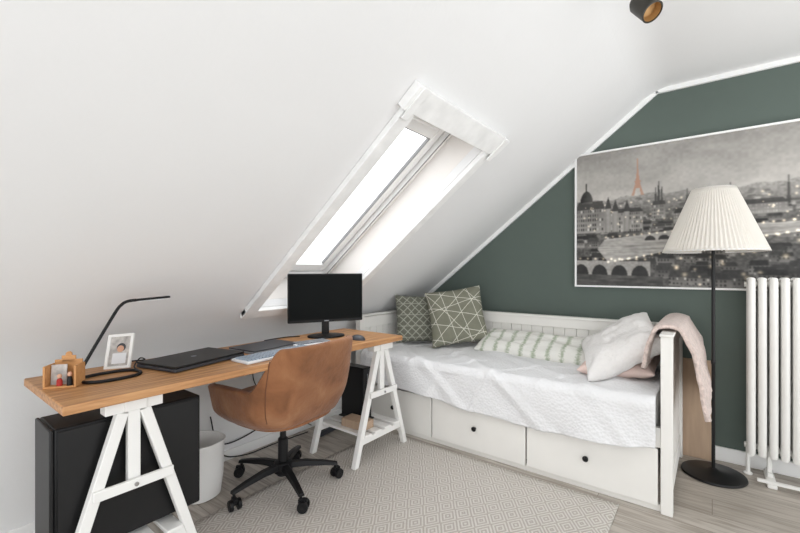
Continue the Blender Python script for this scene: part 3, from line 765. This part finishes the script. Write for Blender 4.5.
# ------------------------------------------------------------------ floor lamp
fl=empty('floor_lamp',(2.872,-.005,0),label='black floor lamp with white pleated shade',cat='lamp')
make('base',MB().lathe([(0,0),(.146,0),(.15,.006),(.148,.014),(.10,.022),(.03,.028),(.012,.04),(0,.041)],56,close=False),M_blackmetal,fl)
make('pole',MB().lathe([(.009,.03),(.009,.62),(.0115,.625),(.0115,.645),(.009,.65),(.009,1.30),(.018,1.31),(.018,1.36),(.005,1.365)],18),M_blackmetal,fl)
n=70; vs=[];rows=14
for i in range(rows+1):
    t=i/rows; z=1.252+(1.608-1.252)*t; R0=.236+(.098-.236)*t
    for k in range(n*2):
        a=2*pi*k/(n*2); rr=R0*(1+(.028 if k%2 else -.0)); vs.append((rr*math.cos(a),rr*math.sin(a),z))
m2=n*2; fs=[(i*m2+k,i*m2+(k+1)%m2,(i+1)*m2+(k+1)%m2,(i+1)*m2+k) for i in range(rows) for k in range(m2)]
make('lamp_shade',MB().add(vs,fs),M_shade,fl,solid=.0015,smooth=20)
for z,R0 in ((1.256,.236),(1.604,.098)):
    mb=MB().tube([(R0*math.cos(2*pi*k/40),R0*math.sin(2*pi*k/40),z) for k in range(41)],.003,6,False)
    if z>1.5:
        for k in range(3):
            a=2*pi*k/3; mb.tube([(.015*math.cos(a),.015*math.sin(a),1.34),(.097*math.cos(a),.097*math.sin(a),1.602)],.002,6)
    make('shade_ring',mb,M_trim,fl)
make('bulb',MB().lathe([(0,1.46),(.02,1.457),(.03,1.43),(.022,1.40),(.013,1.38),(.013,1.365)],20,close=False),M_lgrey,fl)

# ------------------------------------------------------------------ radiator
NS=18; RY=-.15; ra=empty('radiator',(3.02,RY-NS*.046/2,0),label='white tubular column radiator on the green wall',cat='radiator')
mb=MB(); zt,zb=1.07,.16
for dx in (-.047,0,.047):
    mb.tube(spline([(dx*.6,0,zb),(dx,0,zb+.05),(dx,0,zt-.05),(dx*.6,0,zt)],5),.0182,14)
for z in (zt,zb):
    e_=z-.012 if z==zt else z+.012
    mb.tube([(-.052,0,e_),(-.03,0,z),(0,0,z),(.03,0,z),(.052,0,e_)],[.014,.022,.0228,.022,.014],12)
first=None
for i in range(NS):
    if first is None: first=make('section',mb,M_rad,ra); oo=first
    else: oo=first.copy(); COL.objects.link(oo); oo.parent=ra
    oo.location=(0,(NS/2-.5-i)*.046,0)
L2=NS*.046/2
for z_ in (zt,zb): make('header_pipe',MB().cyl((0,-L2,z_),(0,L2+.006,z_),.015,16),M_rad,ra)
mb=MB().tube(spline([(0,L2-.01,zb-.01),(-.01,L2-.01,zb-.05),(-.01,L2-.01,0)],6),.010,12).lathe([(.020,.0),(.022,.006),(.013,.014)],16,(-.01,L2-.01,0)).cyl((-.0,L2-.02,zb-.035),(-.05,L2-.02,zb-.035),.014,14)
make('supply_pipe',mb,M_rad,ra)
for y in (L2-.10,-L2+.10):
    make('foot',MB().box(-.15,.07,y-.02,y+.02,.0,.022).box(-.05,.05,y-.012,y+.012,.015,.04).box(-.02,.02,y-.01,y+.01,.03,zb-.01),M_rad,ra,bevel=.004)
make('floor_rail',MB().box(-.15,-.125,-L2+.06,L2-.04,.022,.036),M_rad,ra,bevel=.003)

# ------------------------------------------------------------------ ceiling spot
sp=empty('ceiling_spotlight',(1.765,.205,ZC),label='dark bronze ceiling spotlight with brass inside',cat='spotlight')
make('mount',MB().lathe([(0,0),(.045,0),(.045,-.02),(.012,-.025),(0,-.025)],28,close=False).tube([(0,0,-.02),(0,0,-.17)],.006,10),M_bronze,sp)
d=Vector((-.30,-.52,-.72)).normalized(); c0=Vector((0.0,0.01,-.175))
q=Vector((0,0,-1)).rotation_difference(d).to_matrix()
mb=MB().lathe([(0,.0),(.026,-.002),(.035,-.02),(.038,-.10),(.0385,-.105),(.0335,-.106),(.030,-.06),(0,-.052)],32,close=False)
mb.v=[q@v+c0-d*.03 for v in mb.v]; make('lamp_head',mb,M_bronze,sp)
mb=MB().lathe([(.033,-.103),(.0295,-.075),(0,-.068)],32,close=False); mb.v=[q@v+c0-d*.03 for v in mb.v]; make('reflector',mb,M_copper,sp,recalc=False)

# ------------------------------------------------------------------ light : overcast sky, brighter overhead
wd=bpy.data.worlds.new('World'); scene.world=wd; wd.use_nodes=True
nt=wd.node_tree; bg=nt.nodes['Background']; bg.inputs[0].default_value=(.962,.983,1,1)
tc=nt.nodes.new('ShaderNodeTexCoord'); vm=nt.nodes.new('ShaderNodeVectorMath'); vm.operation='DOT_PRODUCT'; vm.inputs[1].default_value=(0,.60,.80)
nt.links.new(tc.outputs['Generated'],vm.inputs[0])
mr=nt.nodes.new('ShaderNodeMapRange'); mr.interpolation_type='SMOOTHSTEP'
mr.inputs['From Min'].default_value=.25; mr.inputs['From Max'].default_value=.95; mr.inputs['To Min'].default_value=2.05; mr.inputs['To Max'].default_value=5.2
nt.links.new(vm.outputs['Value'],mr.inputs['Value']); nt.links.new(mr.outputs['Result'],bg.inputs[1])
ld=bpy.data.lights.new('added_ceiling_fill','AREA'); ld.shape='DISK'; ld.size=1.2; ld.energy=13; ld.color=(1,.998,.995)  # added fill light without a visible source, evens out the darker flat ceiling
lo_=bpy.data.objects.new('added_ceiling_fill',ld); COL.objects.link(lo_); lo_.location=(1.9,-1.2,.9); lo_.rotation_euler=(math.radians(175),0,math.radians(-35))
lo_['label']='added fill light aimed up to brighten the ceiling'; lo_['category']='lamp'

# ------------------------------------------------------------------ camera
cd=bpy.data.cameras.new('camera'); cam=bpy.data.objects.new('camera',cd); COL.objects.link(cam)
cam.location=(0,0,1.15); cam.rotation_euler=(pi/2,0,math.radians(-52.3)); cd.sensor_width=36; cd.lens=404/800*36; cd.shift_y=.0044; cd.clip_start=.02
scene.camera=cam
